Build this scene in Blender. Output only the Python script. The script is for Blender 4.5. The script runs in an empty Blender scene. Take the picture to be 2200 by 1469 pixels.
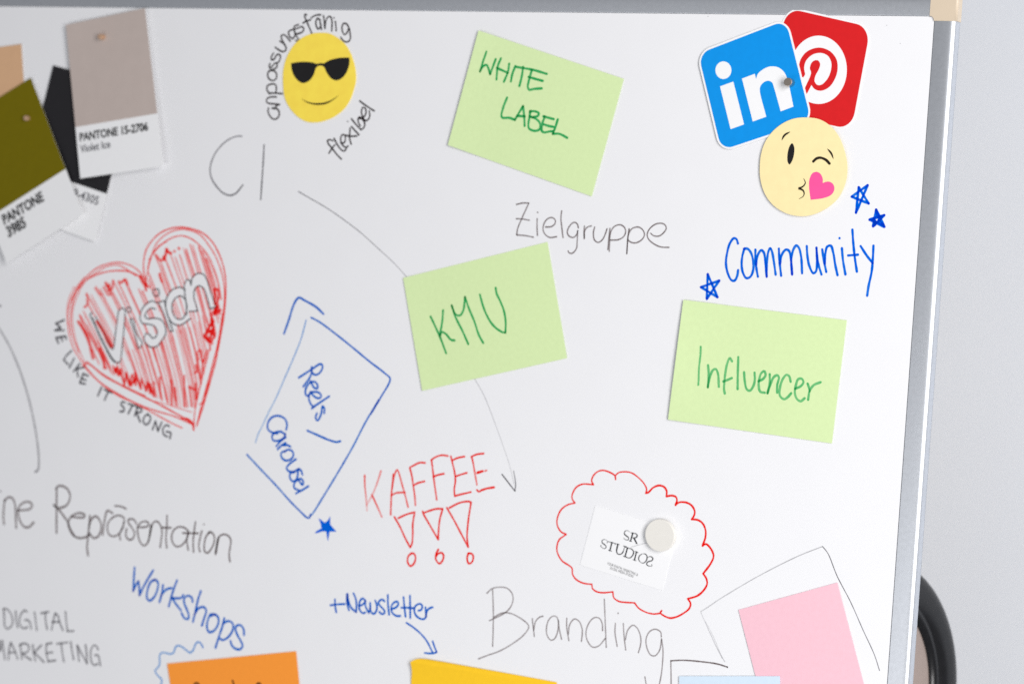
import bpy, math, random
from mathutils import Vector, Matrix
from mathutils.geometry import tessellate_polygon

random.seed(11)
scene = bpy.context.scene
col = scene.collection

# ------------------------------------------------------------------ camera
# Board frame: origin at the top right corner of the white panel, X right, Z up,
# Y into the wall.  The camera pose was solved from the three green cards.
R = ((0.87930912, -0.06391297, 0.47194344),
     (0.07600204, 0.99708599, -0.00657401),
     (-0.47014803, 0.04164925, 0.88160432))
T = (0.34423988, -0.2649639, 1.89685134)
FPX, CX, CY = 5000.0, 1100.0, 734.5


def b2w(v):                       # solve frame (x right, y down, z away) -> world
    return Vector((v[0], v[2], -v[1]))


ROW = [b2w(r) for r in R]         # camera right, down, forward in world axes
CAM = -(ROW[0] * T[0] + ROW[1] * T[1] + ROW[2] * T[2])
cam_data = bpy.data.cameras.new("camera")
cam = bpy.data.objects.new("camera", cam_data)
col.objects.link(cam)
m3 = Matrix((ROW[0], -ROW[1], -ROW[2])).transposed()
cam.matrix_world = Matrix.Translation(CAM) @ m3.to_4x4()
cam_data.sensor_fit = 'HORIZONTAL'
cam_data.sensor_width = 36.0
cam_data.lens = FPX / 2200.0 * 36.0
cam_data.clip_start, cam_data.clip_end = 0.05, 60.0
cam_data.dof.use_dof = True
cam_data.dof.focus_distance = 1.90
cam_data.dof.aperture_fstop = 5.0
scene.camera = cam

# ------------------------------------------------------------------ light
world = bpy.data.worlds.new("World")
scene.world = world
world.use_nodes = True
bg = world.node_tree.nodes["Background"]
bg.inputs[0].default_value = (0.93, 0.95, 1.0, 1)
bg.inputs[1].default_value = 0.27


def area(name, loc, target, sx, sy, power, color):
    d = bpy.data.lights.new(name, 'AREA')
    d.shape = 'RECTANGLE'
    d.size, d.size_y, d.energy, d.color = sx, sy, power, color
    o = bpy.data.objects.new(name, d)
    col.objects.link(o)
    o.location = loc
    o.rotation_euler = (Vector(target) - Vector(loc)).to_track_quat('-Z', 'Y').to_euler()
    return o


area("window_light", (1.55, -1.55, 0.0), (-0.15, 0, -0.4), 0.9, 1.9, 63.5, (1.0, 0.988, 0.98))
area("low_fill_light", (-0.8, -1.95, -1.15), (-0.3, 0, -0.4), 1.7, 1.1, 10.0, (0.97, 0.98, 1.0))  # added fill with no known source, brightens the lower right rail's reflection

vs = scene.view_settings
vs.view_transform = 'Standard'
vs.look = 'None'
vs.exposure = 0.0
vs.gamma = 1.0
vs.use_curve_mapping = False
scene.render.engine = 'CYCLES'
scene.cycles.transparent_max_bounces = 48
scene.cycles.max_bounces = 8
scene.cycles.use_denoising = False

# ------------------------------------------------------------------ measuring
def UP(px, py, h=0.0):
    """photo pixel -> point on the plane h metres in front of the panel"""
    d = ROW[0] * ((px - CX) / FPX) + ROW[1] * ((py - CY) / FPX) + ROW[2]
    k = (-h - CAM.y) / d.y
    return CAM + d * k


def depth(p):
    return (p - CAM).dot(ROW[2])


def lin(c):
    r = []
    for x in c:
        x /= 255.0
        r.append(x / 12.92 if x <= 0.04045 else ((x + 0.055) / 1.055) ** 2.4)
    return (*r, 1)


# ------------------------------------------------------------------ materials
def mat(name, rgb, rough=0.6, metal=0.0, spec=0.5, vary=0.03, scale=120.0, bump=0.0, bscale=900.0):
    m = bpy.data.materials.new(name)
    m.use_nodes = True
    nt = m.node_tree
    b = nt.nodes["Principled BSDF"]
    b.inputs["Roughness"].default_value = rough
    b.inputs["Metallic"].default_value = metal
    b.inputs["Specular IOR Level"].default_value = spec
    tc = nt.nodes.new("ShaderNodeTexCoord")
    n = nt.nodes.new("ShaderNodeTexNoise")
    n.inputs["Scale"].default_value = scale
    n.inputs["Detail"].default_value = 5
    nt.links.new(tc.outputs["Object"], n.inputs["Vector"])
    rp = nt.nodes.new("ShaderNodeValToRGB")
    c = lin(rgb)
    rp.color_ramp.elements[0].position = 0.3
    rp.color_ramp.elements[1].position = 0.7
    rp.color_ramp.elements[0].color = (*[x * (1 - vary) for x in c[:3]], 1)
    rp.color_ramp.elements[1].color = (*[min(1, x * (1 + vary)) for x in c[:3]], 1)
    nt.links.new(n.outputs["Fac"], rp.inputs["Fac"])
    nt.links.new(rp.outputs["Color"], b.inputs["Base Color"])
    if bump:
        n2 = nt.nodes.new("ShaderNodeTexNoise")
        n2.inputs["Scale"].default_value = bscale
        n2.inputs["Detail"].default_value = 3
        nt.links.new(tc.outputs["Object"], n2.inputs["Vector"])
        bp = nt.nodes.new("ShaderNodeBump")
        bp.inputs["Strength"].default_value = bump
        bp.inputs["Distance"].default_value = 0.0002
        nt.links.new(n2.outputs["Fac"], bp.inputs["Height"])
        nt.links.new(bp.outputs["Normal"], b.inputs["Normal"])
    return m


def ink(name, rgb, base=(236, 236, 238), body=0.22):
    """marker ink: a dye film that tints the light passing through it, with a little opaque pigment.
    Its cover varies along each stroke (attribute) and with fine dry streaks."""
    m = bpy.data.materials.new(name)
    m.use_nodes = True
    nt = m.node_tree
    b = nt.nodes["Principled BSDF"]
    out = nt.nodes["Material Output"]
    c, w = lin(rgb), lin(base)
    b.inputs["Base Color"].default_value = c
    b.inputs["Roughness"].default_value = 0.5
    b.inputs["Specular IOR Level"].default_value = 0.12
    at = nt.nodes.new("ShaderNodeAttribute")
    at.attribute_name = "ink"
    tc = nt.nodes.new("ShaderNodeTexCoord")
    n = nt.nodes.new("ShaderNodeTexNoise")
    n.inputs["Scale"].default_value = 260
    n.inputs["Detail"].default_value = 4
    nt.links.new(tc.outputs["Object"], n.inputs["Vector"])
    mr = nt.nodes.new("ShaderNodeMapRange")
    mr.inputs[1].default_value, mr.inputs[2].default_value = 0.3, 0.7
    mr.inputs[3].default_value, mr.inputs[4].default_value = 0.95, 1.14
    nt.links.new(n.outputs["Fac"], mr.inputs[0])
    mu = nt.nodes.new("ShaderNodeMath")
    mu.operation = 'MULTIPLY'
    mu.use_clamp = True
    nt.links.new(at.outputs["Fac"], mu.inputs[0])
    nt.links.new(mr.outputs[0], mu.inputs[1])
    mx = nt.nodes.new("ShaderNodeMix")
    mx.data_type = 'RGBA'
    mx.inputs["A"].default_value = (1, 1, 1, 1)
    mx.inputs["B"].default_value = (*[min(1.0, c[i] / w[i]) ** 0.5 for i in range(3)], 1)
    nt.links.new(mu.outputs[0], mx.inputs["Factor"])
    tr = nt.nodes.new("ShaderNodeBsdfTransparent")
    nt.links.new(mx.outputs["Result"], tr.inputs["Color"])
    bo = nt.nodes.new("ShaderNodeMath")
    bo.operation = 'MULTIPLY'
    bo.inputs[1].default_value = body
    nt.links.new(mu.outputs[0], bo.inputs[0])
    ms = nt.nodes.new("ShaderNodeMixShader")
    nt.links.new(bo.outputs[0], ms.inputs["Fac"])
    nt.links.new(tr.outputs[0], ms.inputs[1])
    nt.links.new(b.outputs[0], ms.inputs[2])
    nt.links.new(ms.outputs[0], out.inputs["Surface"])
    return m


M = {}
M['board'] = mat("white_enamel", (236, 236, 238), rough=0.32, vary=0.006, scale=25, bump=0.06, bscale=700)
M['alu'] = mat("brushed_aluminium", (216, 219, 224), rough=0.44, metal=1.0, vary=0.04, scale=300)
M['cap'] = mat("beige_plastic", (210, 193, 170), rough=0.4, vary=0.01)
M['wall'] = mat("painted_wall", (223, 227, 234), rough=0.9, vary=0.008, scale=5)
M['black'] = mat("black_plastic", (16, 16, 19), rough=0.24, vary=0.2)
M['taupe'] = mat("taupe_panel", (156, 141, 134), rough=0.7, vary=0.03, scale=40)
M['green'] = mat("green_paper", (213, 233, 176), rough=0.85, spec=0.2, vary=0.02, scale=260, bump=0.3)
M['pink'] = mat("pink_paper", (243, 195, 207), rough=0.85, spec=0.2, vary=0.02, scale=260, bump=0.3)
M['blue'] = mat("pale_blue_paper", (212, 229, 244), rough=0.85, spec=0.2, vary=0.02, scale=260, bump=0.3)
M['orange'] = mat("orange_paper", (252, 155, 58), rough=0.85, spec=0.2, vary=0.02, scale=260, bump=0.3)
M['yellow'] = mat("yellow_paper", (253, 203, 40), rough=0.85, spec=0.2, vary=0.02, scale=260, bump=0.3)
M['white'] = mat("white_card", (240, 240, 241), rough=0.6, spec=0.3, vary=0.008, scale=200, bump=0.1)
M['bright'] = mat("bright_white_card", (243, 243, 244), rough=0.6, spec=0.3, vary=0.004)
M['p_blue'] = mat("blue_print", (0, 143, 226), rough=0.6, spec=0.2, vary=0.03, scale=160)
M['p_red'] = mat("red_print", (211, 28, 32), rough=0.6, spec=0.2, vary=0.03, scale=160)
M['emoji'] = mat("yellow_print", (255, 224, 84), rough=0.7, spec=0.25, vary=0.05, scale=90)
M['emoji2'] = mat("pale_yellow_print", (246, 228, 172), rough=0.7, spec=0.25, vary=0.025, scale=120)
M['p_black'] = mat("black_print", (24, 23, 24), rough=0.5, spec=0.3, vary=0.1)
M['p_grey'] = mat("grey_print", (92, 92, 98), rough=0.6, spec=0.2)
M['p_pink'] = mat("pink_print", (253, 84, 154), rough=0.55, spec=0.3)
M['sw_beige'] = mat("mauve_swatch", (190, 176, 169), rough=0.6, spec=0.3, vary=0.02, scale=80)
M['sw_olive'] = mat("olive_swatch", (112, 101, 0), rough=0.6, spec=0.15, vary=0.03)
M['sw_black'] = mat("charcoal_swatch", (36, 35, 38), rough=0.6, spec=0.2, vary=0.05)
M['sw_peach'] = mat("peach_swatch", (214, 172, 134), rough=0.6, spec=0.3, vary=0.02)
M['steel'] = mat("nickel_magnet", (205, 192, 178), rough=0.3, metal=1.0, vary=0.05)
M['copper'] = mat("copper_magnet", (214, 176, 146), rough=0.35, metal=0.5, vary=0.05)
M['mag'] = mat("cream_magnet", (229, 226, 219), rough=0.45, vary=0.012, scale=300)
I_DARK = ink("dark_grey_ink", (56, 49, 51))
I_GREY = ink("grey_ink", (84, 82, 88))
I_BROWN = ink("brown_grey_ink", (92, 78, 78))
I_GREEN = ink("green_ink", (44, 168, 92), (213, 233, 176))
I_BLUE = ink("blue_ink", (0, 104, 222))
I_BLUE2 = ink("mid_blue_ink", (0, 104, 204))
I_RED = ink("red_ink", (240, 24, 14))
I_RED2 = ink("soft_red_ink", (246, 44, 40))


# ------------------------------------------------------------------ builders
def link(name, verts, faces, m, parent=None, origin=None, smooth=False, attr=None):
    """verts are world points; the object's origin is put at `origin`"""
    if origin is None:
        origin = Vector((0, 0, 0))
        for v in verts:
            origin += v
        origin /= len(verts)
    me = bpy.data.meshes.new(name)
    me.from_pydata([tuple(v - origin) for v in verts], [], faces)
    if attr is not None:
        a = me.attributes.new("ink", 'FLOAT', 'POINT')
        a.data.foreach_set("value", attr)
    if smooth:
        for p in me.polygons:
            p.use_smooth = True
    me.update()
    ob = bpy.data.objects.new(name, me)
    me.materials.append(m)
    col.objects.link(ob)
    if parent is not None:
        ob.parent = parent
        ob.location = origin - ORG[parent.name]
    else:
        ob.location = origin
    ORG[ob.name] = origin.copy()
    return ob


ORG = {}


def tag(o, label=None, cat=None, group=None, kind=None):
    if label: o["label"] = label
    if cat: o["category"] = cat
    if group: o["group"] = group
    if kind: o["kind"] = kind
    return o


def empty(name, loc):
    o = bpy.data.objects.new(name, None)
    col.objects.link(o)
    o.location = loc
    ORG[o.name] = Vector(loc)
    return o


class Z:
    """coordinates read off an enlargement of the photo: window corner and scale"""
    def __init__(s, x0, y0, w, iw=1959.0):
        s.x0, s.y0, s.k = x0, y0, w / iw

    def pt(s, x, y):
        return (s.x0 + x * s.k, s.y0 + y * s.k)


PX = Z(0, 0, 1, 1)


def parse(zz, text):
    """'x,y x,y !x,y ...' -> list of (px,py,corner)"""
    out = []
    for tok in text.split():
        c = tok[0] == '!'
        x, y = tok.lstrip('!').split(',')
        p = zz.pt(float(x), float(y))
        out.append((p[0], p[1], c))
    return out


def catmull(pts, closed=False, step=1.6):
    """smooth a run of 2D points"""
    n = len(pts)
    if n < 3 and not closed:
        a, b = pts[0], pts[-1]
        k = max(2, int(math.dist(a, b) / step))
        return [(a[0] + (b[0] - a[0]) * i / k, a[1] + (b[1] - a[1]) * i / k) for i in range(k + 1)]
    res = []
    rng = n if closed else n - 1
    for i in range(rng):
        if closed:
            p0, p1, p2, p3 = pts[i - 1], pts[i], pts[(i + 1) % n], pts[(i + 2) % n]
        else:
            p1, p2 = pts[i], pts[i + 1]
            p0 = pts[i - 1] if i > 0 else (2 * p1[0] - p2[0], 2 * p1[1] - p2[1])
            p3 = pts[i + 2] if i + 2 < n else (2 * p2[0] - p1[0], 2 * p2[1] - p1[1])
        d = [max(1e-4, math.dist(a, b) ** 0.5) for a, b in ((p0, p1), (p1, p2), (p2, p3))]
        k = max(2, int(math.dist(p1, p2) / step))
        for j in range(k):
            t = j / k
            q = []
            for ax in (0, 1):
                m1 = d[1] * ((p1[ax] - p0[ax]) / d[0] - (p2[ax] - p0[ax]) / (d[0] + d[1]) + (p2[ax] - p1[ax]) / d[1])
                m2 = d[1] * ((p2[ax] - p1[ax]) / d[1] - (p3[ax] - p1[ax]) / (d[1] + d[2]) + (p3[ax] - p2[ax]) / d[2])
                t2, t3 = t * t, t * t * t
                q.append((2 * t3 - 3 * t2 + 1) * p1[ax] + (t3 - 2 * t2 + t) * m1
                         + (-2 * t3 + 3 * t2) * p2[ax] + (t3 - t2) * m2)
            res.append(tuple(q))
    if not closed:
        res.append(tuple(pts[-1]))
    return res


def outline(zz, text):
    """closed smoothed outline, '!' marks sharp corners"""
    p = parse(zz, text)
    ci = [i for i, q in enumerate(p) if q[2]]
    if not ci:
        return catmull([q[:2] for q in p], True, 3.0)
    p = p[ci[0]:] + p[:ci[0]]
    runs, cur = [], [p[0]]
    for q in p[1:] + [p[0]]:
        cur.append(q)
        if q[2]:
            runs.append(cur)
            cur = [q]
    out = []
    for r in runs:
        out += catmull([q[:2] for q in r], False, 3.0)[:-1]
    return out


class Strokes:
    """collects pen strokes and links them as ONE mesh object of thin ribbons"""
    def __init__(s, h=0.00006, surf=None):
        s.v, s.f, s.a = [], [], []
        s.h = h
        s.n = 0
        s.surf = surf            # surf(px,py) -> extra height

    def ribbon(s, pts, w, inks, taper=None):
        """pts px list; w px width; inks per-point cover"""
        w = w * 1.26 if not taper else w
        n = len(pts)
        if n < 2:
            return
        h0 = s.h + s.n * 4e-6
        s.n += 1
        P = []
        for i, (x, y) in enumerate(pts):
            hh = h0 + 2e-6 * i / n + (s.surf(x, y) if s.surf else 0.0)
            P.append(UP(x, y, hh))
        mpp = depth(P[n // 2]) / FPX
        wob = random.uniform(0, 6.28)
        for i in range(n):
            a, b = P[max(0, i - 1)], P[min(n - 1, i + 1)]
            d = b - a
            d.y = 0
            if d.length < 1e-9:
                d = Vector((1, 0, 0))
            d.normalize()
            nn = Vector((-d.z, 0, d.x))
            ww = w * mpp * 0.5 * (1 + 0.07 * math.sin(i * 0.21 + wob) + 0.05 * math.sin(i * 0.53 + 2 * wob))
            if taper:
                ww *= taper(i / (n - 1))
            s.v += [P[i] + nn * ww, P[i] - nn * ww]
            s.a += [inks[i], inks[i]]
            k = len(s.v)
            if i:
                s.f.append((k - 4, k - 3, k - 1, k - 2))
        if taper:
            return
        for end in (0, n - 1):                     # round nibs
            base = len(s.v)
            q = P[end]
            d = (P[0] - P[1]) if end == 0 else (P[-1] - P[-2])
            d.y = 0
            if d.length < 1e-9:
                continue
            d.normalize()
            nn = Vector((-d.z, 0, d.x))
            r = w * mpp * 0.5
            for k in range(7):
                t = math.pi * k / 6
                s.v.append(q + nn * (r * math.cos(t)) + d * (r * math.sin(t)) + Vector((0, -1e-6, 0)))
                s.a.append(inks[end])
            s.f.append(tuple(range(base, base + 7)))

    def add(s, zz, text, w=3.0, i0=0.85, i1=None, taper=None, blot=0.12):
        i1 = i0 if i1 is None else i1
        p = parse(zz, text)
        runs, cur = [], [p[0][:2]]
        for q in p[1:]:
            cur.append(q[:2])
            if q[2]:
                runs.append(cur)
                cur = [q[:2]]
        if len(cur) > 1:
            runs.append(cur)
        L = sum(len(r) for r in runs)
        done = 0
        for r in runs:
            c = catmull(r)
            n = len(c)
            ph, fr = random.uniform(0, 6.28), random.uniform(0.03, 0.07)
            a0 = i0 + (i1 - i0) * done / L
            a1 = i0 + (i1 - i0) * (done + len(r)) / L
            done += len(r)
            ks = []
            for k in range(n):
                t = k / max(1, n - 1)
                v = a0 + (a1 - a0) * t
                v *= 1 + 0.07 * math.sin(k * fr + ph) + 0.04 * math.sin(k * fr * 3.1 + ph)
                e = min(k, n - 1 - k)
                if e < 3:
                    v += blot * (1 - e / 3)
                ks.append(max(0.0, min(1.0, v)))
            s.ribbon(c, w, ks, taper)
        return s

    def dot(s, zz, x, y, r, i=0.9):
        cx, cy = zz.pt(x, y)
        base = len(s.v)
        h0 = s.h + s.n * 4e-6
        s.n += 1
        for k in range(10):
            t = 2 * math.pi * k / 10
            xx, yy = cx + r * math.cos(t), cy + 1.1 * r * math.sin(t)
            s.v.append(UP(xx, yy, h0 + (s.surf(xx, yy) if s.surf else 0)))
            s.a.append(i)
        s.f.append(tuple(range(base, base + 10)))
        return s

    def fill(s, pts, i=0.95):
        """solid inked area"""
        base = len(s.v)
        h0 = s.h + s.n * 4e-6
        s.n += 1
        for x, y in pts:
            s.v.append(UP(x, y, h0 + (s.surf(x, y) if s.surf else 0)))
            s.a.append(i)
        for t in tessellate_polygon([[Vector((x, y, 0)) for x, y in pts]]):
            s.f.append(tuple(base + k for k in t))
        return s

    def build(s, name, m, parent, label=None):
        o = link(name, s.v, s.f, m, parent, attr=s.a)
        return tag(o, label)


def poly_sheet(name, pts, h, th, m, parent=None, surf=None):
    """flat cut-out of real thickness from a photo outline"""
    f0 = (lambda x, y: surf(x, y)) if surf else (lambda x, y: 0.0)
    top = [UP(x, y, h + th + f0(x, y)) for x, y in pts]
    bot = [p + Vector((0, th, 0)) for p in top]
    n = len(pts)
    v = top + bot
    f = []
    for t in tessellate_polygon([[Vector((p.x, p.z, 0)) for p in top]]):
        f.append(t)
        f.append(tuple(n + k for k in reversed(t)))
    for i in range(n):
        j = (i + 1) % n
        f.append((i, n + i, n + j, j))
    return link(name, v, f, m, parent)


def bil(q, u, v):
    a = [(q[0][k] * (1 - u) + q[1][k] * u) * (1 - v) + (q[3][k] * (1 - u) + q[2][k] * u) * v for k in (0, 1)]
    return tuple(a)


def inv_bil(q, x, y):
    """rough inverse: parallelogram from corner 0"""
    ux, uy = q[1][0] - q[0][0], q[1][1] - q[0][1]
    vx, vy = q[3][0] - q[0][0], q[3][1] - q[0][1]
    det = ux * vy - uy * vx
    dx, dy = x - q[0][0], y - q[0][1]
    return (dx * vy - dy * vx) / det, (ux * dy - uy * dx) / det


def quad_sheet(name, q, h, th, m, parent=None, lift=None, u0=0, u1=1, v0=0, v1=1, N=16, bow=0.0):
    """rectangular sheet TL,TR,BR,BL in photo px, optional lift(u,v) off the board"""
    lift = lift or (lambda u, v: 0.0)
    top = []
    for j in range(N + 1):
        for i in range(N + 1):
            u, v = u0 + (u1 - u0) * i / N, v0 + (v1 - v0) * j / N
            x, y = bil(q, u, v)
            y += bow * math.sin(math.pi * u)
            top.append(UP(x, y, h + th + lift(u, v)))
    bot = [p + Vector((0, th, 0)) for p in top]
    K = (N + 1) ** 2
    f = []
    W = N + 1
    for j in range(N):
        for i in range(N):
            a = j * W + i
            f.append((a, a + W, a + W + 1, a + 1))
            f.append((K + a, K + a + 1, K + a + W + 1, K + a + W))
    rim = [i for i in range(W)] + [j * W + N for j in range(1, W)] + [N * W + i for i in range(N - 1, -1, -1)] + [j * W for j in range(N - 1, 0, -1)]
    for k in range(len(rim)):
        a, b = rim[k], rim[(k + 1) % len(rim)]
        f.append((a, b, K + b, K + a))
    o = link(name, top + bot, f, m, parent)
    return o


def rounded_quad(q, r, k=8, grow=0.0):
    """px outline of a rounded rectangle given its four sharp corners"""
    def uv(u, v):
        return bil(q, u, v)
    out = []
    for cx, cy, a0 in ((r, r, 180), (1 - r, r, 270), (1 - r, 1 - r, 0), (r, 1 - r, 90)):
        for i in range(k + 1):
            a = math.radians(a0 + 90 * i / k)
            rr = r + grow
            out.append(uv(cx + rr * math.cos(a), cy + rr * math.sin(a)))
    return out


def ellipse(cx, cy, rx, ry, n=48):
    return [(cx + rx * math.cos(2 * math.pi * i / n), cy + ry * math.sin(2 * math.pi * i / n)) for i in range(n)]


def cylinder(name, px, py, h0, h1, r, m, parent=None, bev=0.0004, n=40):
    """round magnet standing on the board; px,py is the centre of its front face"""
    c = UP(px, py, h1)
    prof = [(0, r), (h1 - h0 - bev, r), (h1 - h0 - bev * .3, r - bev * .3), (h1 - h0, r - bev)]
    v, f = [], []
    for d, rr in prof:
        for i in range(n):
            t = 2 * math.pi * i / n
            v.append(Vector((c.x + rr * math.cos(t), -h0 - d, c.z + rr * math.sin(t))))
    for j in range(len(prof) - 1):
        for i in range(n):
            k = (i + 1) % n
            f.append((j * n + i, j * n + k, (j + 1) * n + k, (j + 1) * n + i))
    f.append(tuple(range((len(prof) - 1) * n, len(prof) * n)))
    f.append(tuple(range(n - 1, -1, -1)))
    return link(name, v, f, m, parent)


def printed(name, text, p0, p1, h, m, parent, surf=None, bold=0.0, capscale=1.0, fit=True):
    """machine lettering: baseline from photo point p0 to p1"""
    cu = bpy.data.curves.new("t", 'FONT')
    cu.body = text
    cu.size = 1.0
    cu.offset = bold
    cu.resolution_u = 3
    to = bpy.data.objects.new("t", cu)
    col.objects.link(to)
    dg = bpy.context.evaluated_depsgraph_get()
    me = bpy.data.meshes.new_from_object(to.evaluated_get(dg))
    bpy.data.objects.remove(to)
    xs = [v.co.x for v in me.vertices]
    x0, x1 = min(xs), max(xs)
    A, B = UP(*p0, h), UP(*p1, h)
    ex = (B - A) / (x1 - x0)
    ez = Vector((-ex.z, 0, ex.x)) * capscale
    verts = []
    for v in me.vertices:
        p = A + ex * (v.co.x - x0) + ez * v.co.y
        if surf:
            p = p + Vector((0, -surf(p), 0))
        verts.append(p)
    faces = [tuple(p.vertices) for p in me.polygons]
    bpy.data.meshes.remove(me)
    return link(name, verts, faces, m, parent)


# ------------------------------------------------------------------ wall and board
def box(name, x0, x1, y0, y1, z0, z1, m, parent=None):
    v = [Vector((x, y, z)) for x in (x0, x1) for y in (y0, y1) for z in (z0, z1)]
    f = [(0, 1, 3, 2), (4, 6, 7, 5), (0, 4, 5, 1), (2, 3, 7, 6), (0, 2, 6, 4), (1, 5, 7, 3)]
    return link(name, v, f, m, parent)


tag(box("wall", -4, 4, 0.42, 0.52, -2.0, 2.0, M['wall']), kind="structure")

BW, BH = 1.42, 0.94                                 # panel width and height
board = empty("whiteboard", (-BW / 2, 0.0, -BH))
tag(board, "large white dry-erase board covered in marker drawings, cards and stickers, silver frame", "whiteboard")


def panel():
    r, k = 0.0035, 6
    pts = []
    for cx, cz, a0 in ((-r, -r, 0), (-BW + r, -r, 90), (-BW + r, -BH + r, 180), (-r, -BH + r, 270)):
        for i in range(k + 1):
            a = math.radians(a0 + 90 * i / k)
            pts.append((cx + r * math.cos(a), cz + r * math.sin(a)))
    n = len(pts)
    v = [Vector((x, 0, z)) for x, z in pts] + [Vector((x, 0.0008, z)) for x, z in pts]
    f = [tuple(range(n)), tuple(range(2 * n - 1, n - 1, -1))]
    for i in range(n):
        j = (i + 1) % n
        f.append((i, n + i, n + j, j))
    return link("writing_panel", v, f, M['board'], board)


panel()
box("back_panel", -BW + 0.001, -0.001, 0.0012, 0.0075, -BH + 0.001, -0.001, M['cap'], board)

# rail section: (distance out from the panel edge, height in front of the panel)
SEC = [(0.0002, -0.0006), (0.0004, 0.0002), (0.0009, 0.00024), (0.0014, 0.00028), (0.004, 0.0005), (0.008, 0.00075), (0.011, 0.0009), (0.0135, 0.0009), (0.0150, 0.00072),
       (0.0163, 0.0003), (0.0174, -0.0004), (0.0183, -0.0014), (0.0187, -0.0024), (0.0189, -0.0066), (0.0192, -0.0074), (0.0196, -0.0082),
       (0.0190, -0.0092), (0.0002, -0.0092)]


def rail(side):
    n = len(SEC)
    v = []
    e = 0.0036
    for t in (0, 1):
        for d, h in SEC:
            if side == 'r': v.append(Vector((d, -h, -e if t == 0 else -BH + e)))
            if side == 'l': v.append(Vector((-BW - d, -h, -e if t == 0 else -BH + e)))
            if side == 't': v.append(Vector((-0.0036 if t == 0 else -BW + e, -h, d)))
            if side == 'b': v.append(Vector((-0.0036 if t == 0 else -BW + e, -h, -BH - d)))
    f = [(i, (i + 1) % n, n + (i + 1) % n, n + i) for i in range(n)]
    v += v[:]                                       # the end caps get vertices of their own
    f += [tuple(range(2 * n, 3 * n)), tuple(range(4 * n - 1, 3 * n - 1, -1))]
    o = link("frame_rail", v, f, M['alu'], board, smooth=False)
    for i, p in enumerate(o.data.polygons):
        p.use_smooth = i < n and i not in (n - 1, n - 2)
    return o


for sd in 'rtlb':
    rail(sd)


def cap(sx, sz):
    """moulded corner piece wrapped round the rounded panel corner, flush with the rails"""
    w, r, k = 0.0197, 0.0035, 6
    e = 0.0036
    outer = [(-e, w), (w - 0.0012, w), (w - 0.0003, w - 0.0003), (w, w - 0.0012), (w, -e)]
    inner = [(0.0003, -e)] + [((r + .0003) * math.cos(math.pi / 2 * i / k) - r, (r + .0003) * math.sin(math.pi / 2 * i / k) - r) for i in range(k + 1)] + [(-e, 0.0003)]
    loop = outer + inner
    n, no = len(loop), len(outer)
    cx, cz = w * .45, w * .45
    v = []
    for y, ins in ((0.0095, 0), (0.0004, 0), (-0.0006, .0004), (-0.0012, .0011), (-0.0014, .0020)):
        for i, (x, z) in enumerate(loop):
            if i < no:
                x = x - ins if x > 0.01 else x
                z = z - ins if z > 0.01 else z
            v.append(Vector(((-BW if sx < 0 else 0) + sx * x, y, (-BH if sz < 0 else 0) + sz * z)))
    f = []
    for j in range(4):
        for i in range(n):
            q = (i + 1) % n
            f.append((j * n + i, j * n + q, (j + 1) * n + q, (j + 1) * n + i))
    front = [Vector((q.x, q.z, 0)) for q in v[4 * n:]]
    for t in tessellate_polygon([front]):
        f.append(tuple(4 * n + i for i in t))
    o = link("corner_cap", v, f, M['cap'], board, smooth=False)
    for i, p in enumerate(o.data.polygons):
        p.use_smooth = n <= i < 4 * n
    return o


for sx in (1, -1):
    for sz in (1, -1):
        cap(sx, sz)

# ------------------------------------------------------------------ ring shaped thing behind the right edge
def round_frame():
    hb = -0.16
    c = UP(1882, 1481, hb)
    k = depth(c) / FPX
    Ro = 281 * k
    e2 = -ROW[1]
    cs = 201 / 281
    e1 = ROW[0] * cs + ROW[2] * math.sqrt(1 - cs * cs)
    nn = e1.cross(e2)
    if nn.y > 0:
        nn = -nn
    root = empty("black_hoop", c)
    tag(root, "thick glossy black hoop with a taupe middle, half hidden behind the silver board rail", "hoop")
    # section: (radius, height towards the viewer)
    sec = [(1.0, -0.05), (1.0, 0.04), (0.985, 0.09), (0.95, 0.125), (0.90, 0.13), (0.85, 0.115), (0.80, 0.085), (0.775, 0.06),
           (0.765, 0.05), (0.755, 0.058), (0.745, 0.055), (0.715, 0.02), (0.70, -0.01), (0.695, -0.05)]
    n, s = 96, len(sec)
    v, f = [], []
    for i in range(n):
        t = 2 * math.pi * i / n
        d = e1 * math.cos(t) + e2 * math.sin(t)
        for r, h in sec:
            v.append(c + d * (r * Ro) + nn * (h * 0.6 * Ro))
    for i in range(n):
        j = (i + 1) % n
        for q in range(s):
            p = (q + 1) % s
            f.append((i * s + q, i * s + p, j * s + p, j * s + q))
    link("rim", v, f, M['black'], root, smooth=True)
    v = [c + nn * (-0.012 * Ro)]
    for i in range(n):
        t = 2 * math.pi * i / n
        v.append(c + (e1 * math.cos(t) + e2 * math.sin(t)) * (0.72 * Ro) - nn * (0.012 * Ro))
    m = len(v)
    v += [p - nn * (0.03 * Ro) for p in v]
    f = []
    for i in range(n):
        a, b = 1 + i, 1 + (i + 1) % n
        f += [(0, a, b), (m, m + b, m + a), (a, m + a, m + b, b)]
    link("inner_panel", v, f, M['taupe'], root)


round_frame()

# ------------------------------------------------------------------ marker drawings on the board
BOARD_H = 0.00006


def S():
    return Strokes(BOARD_H)


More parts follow.
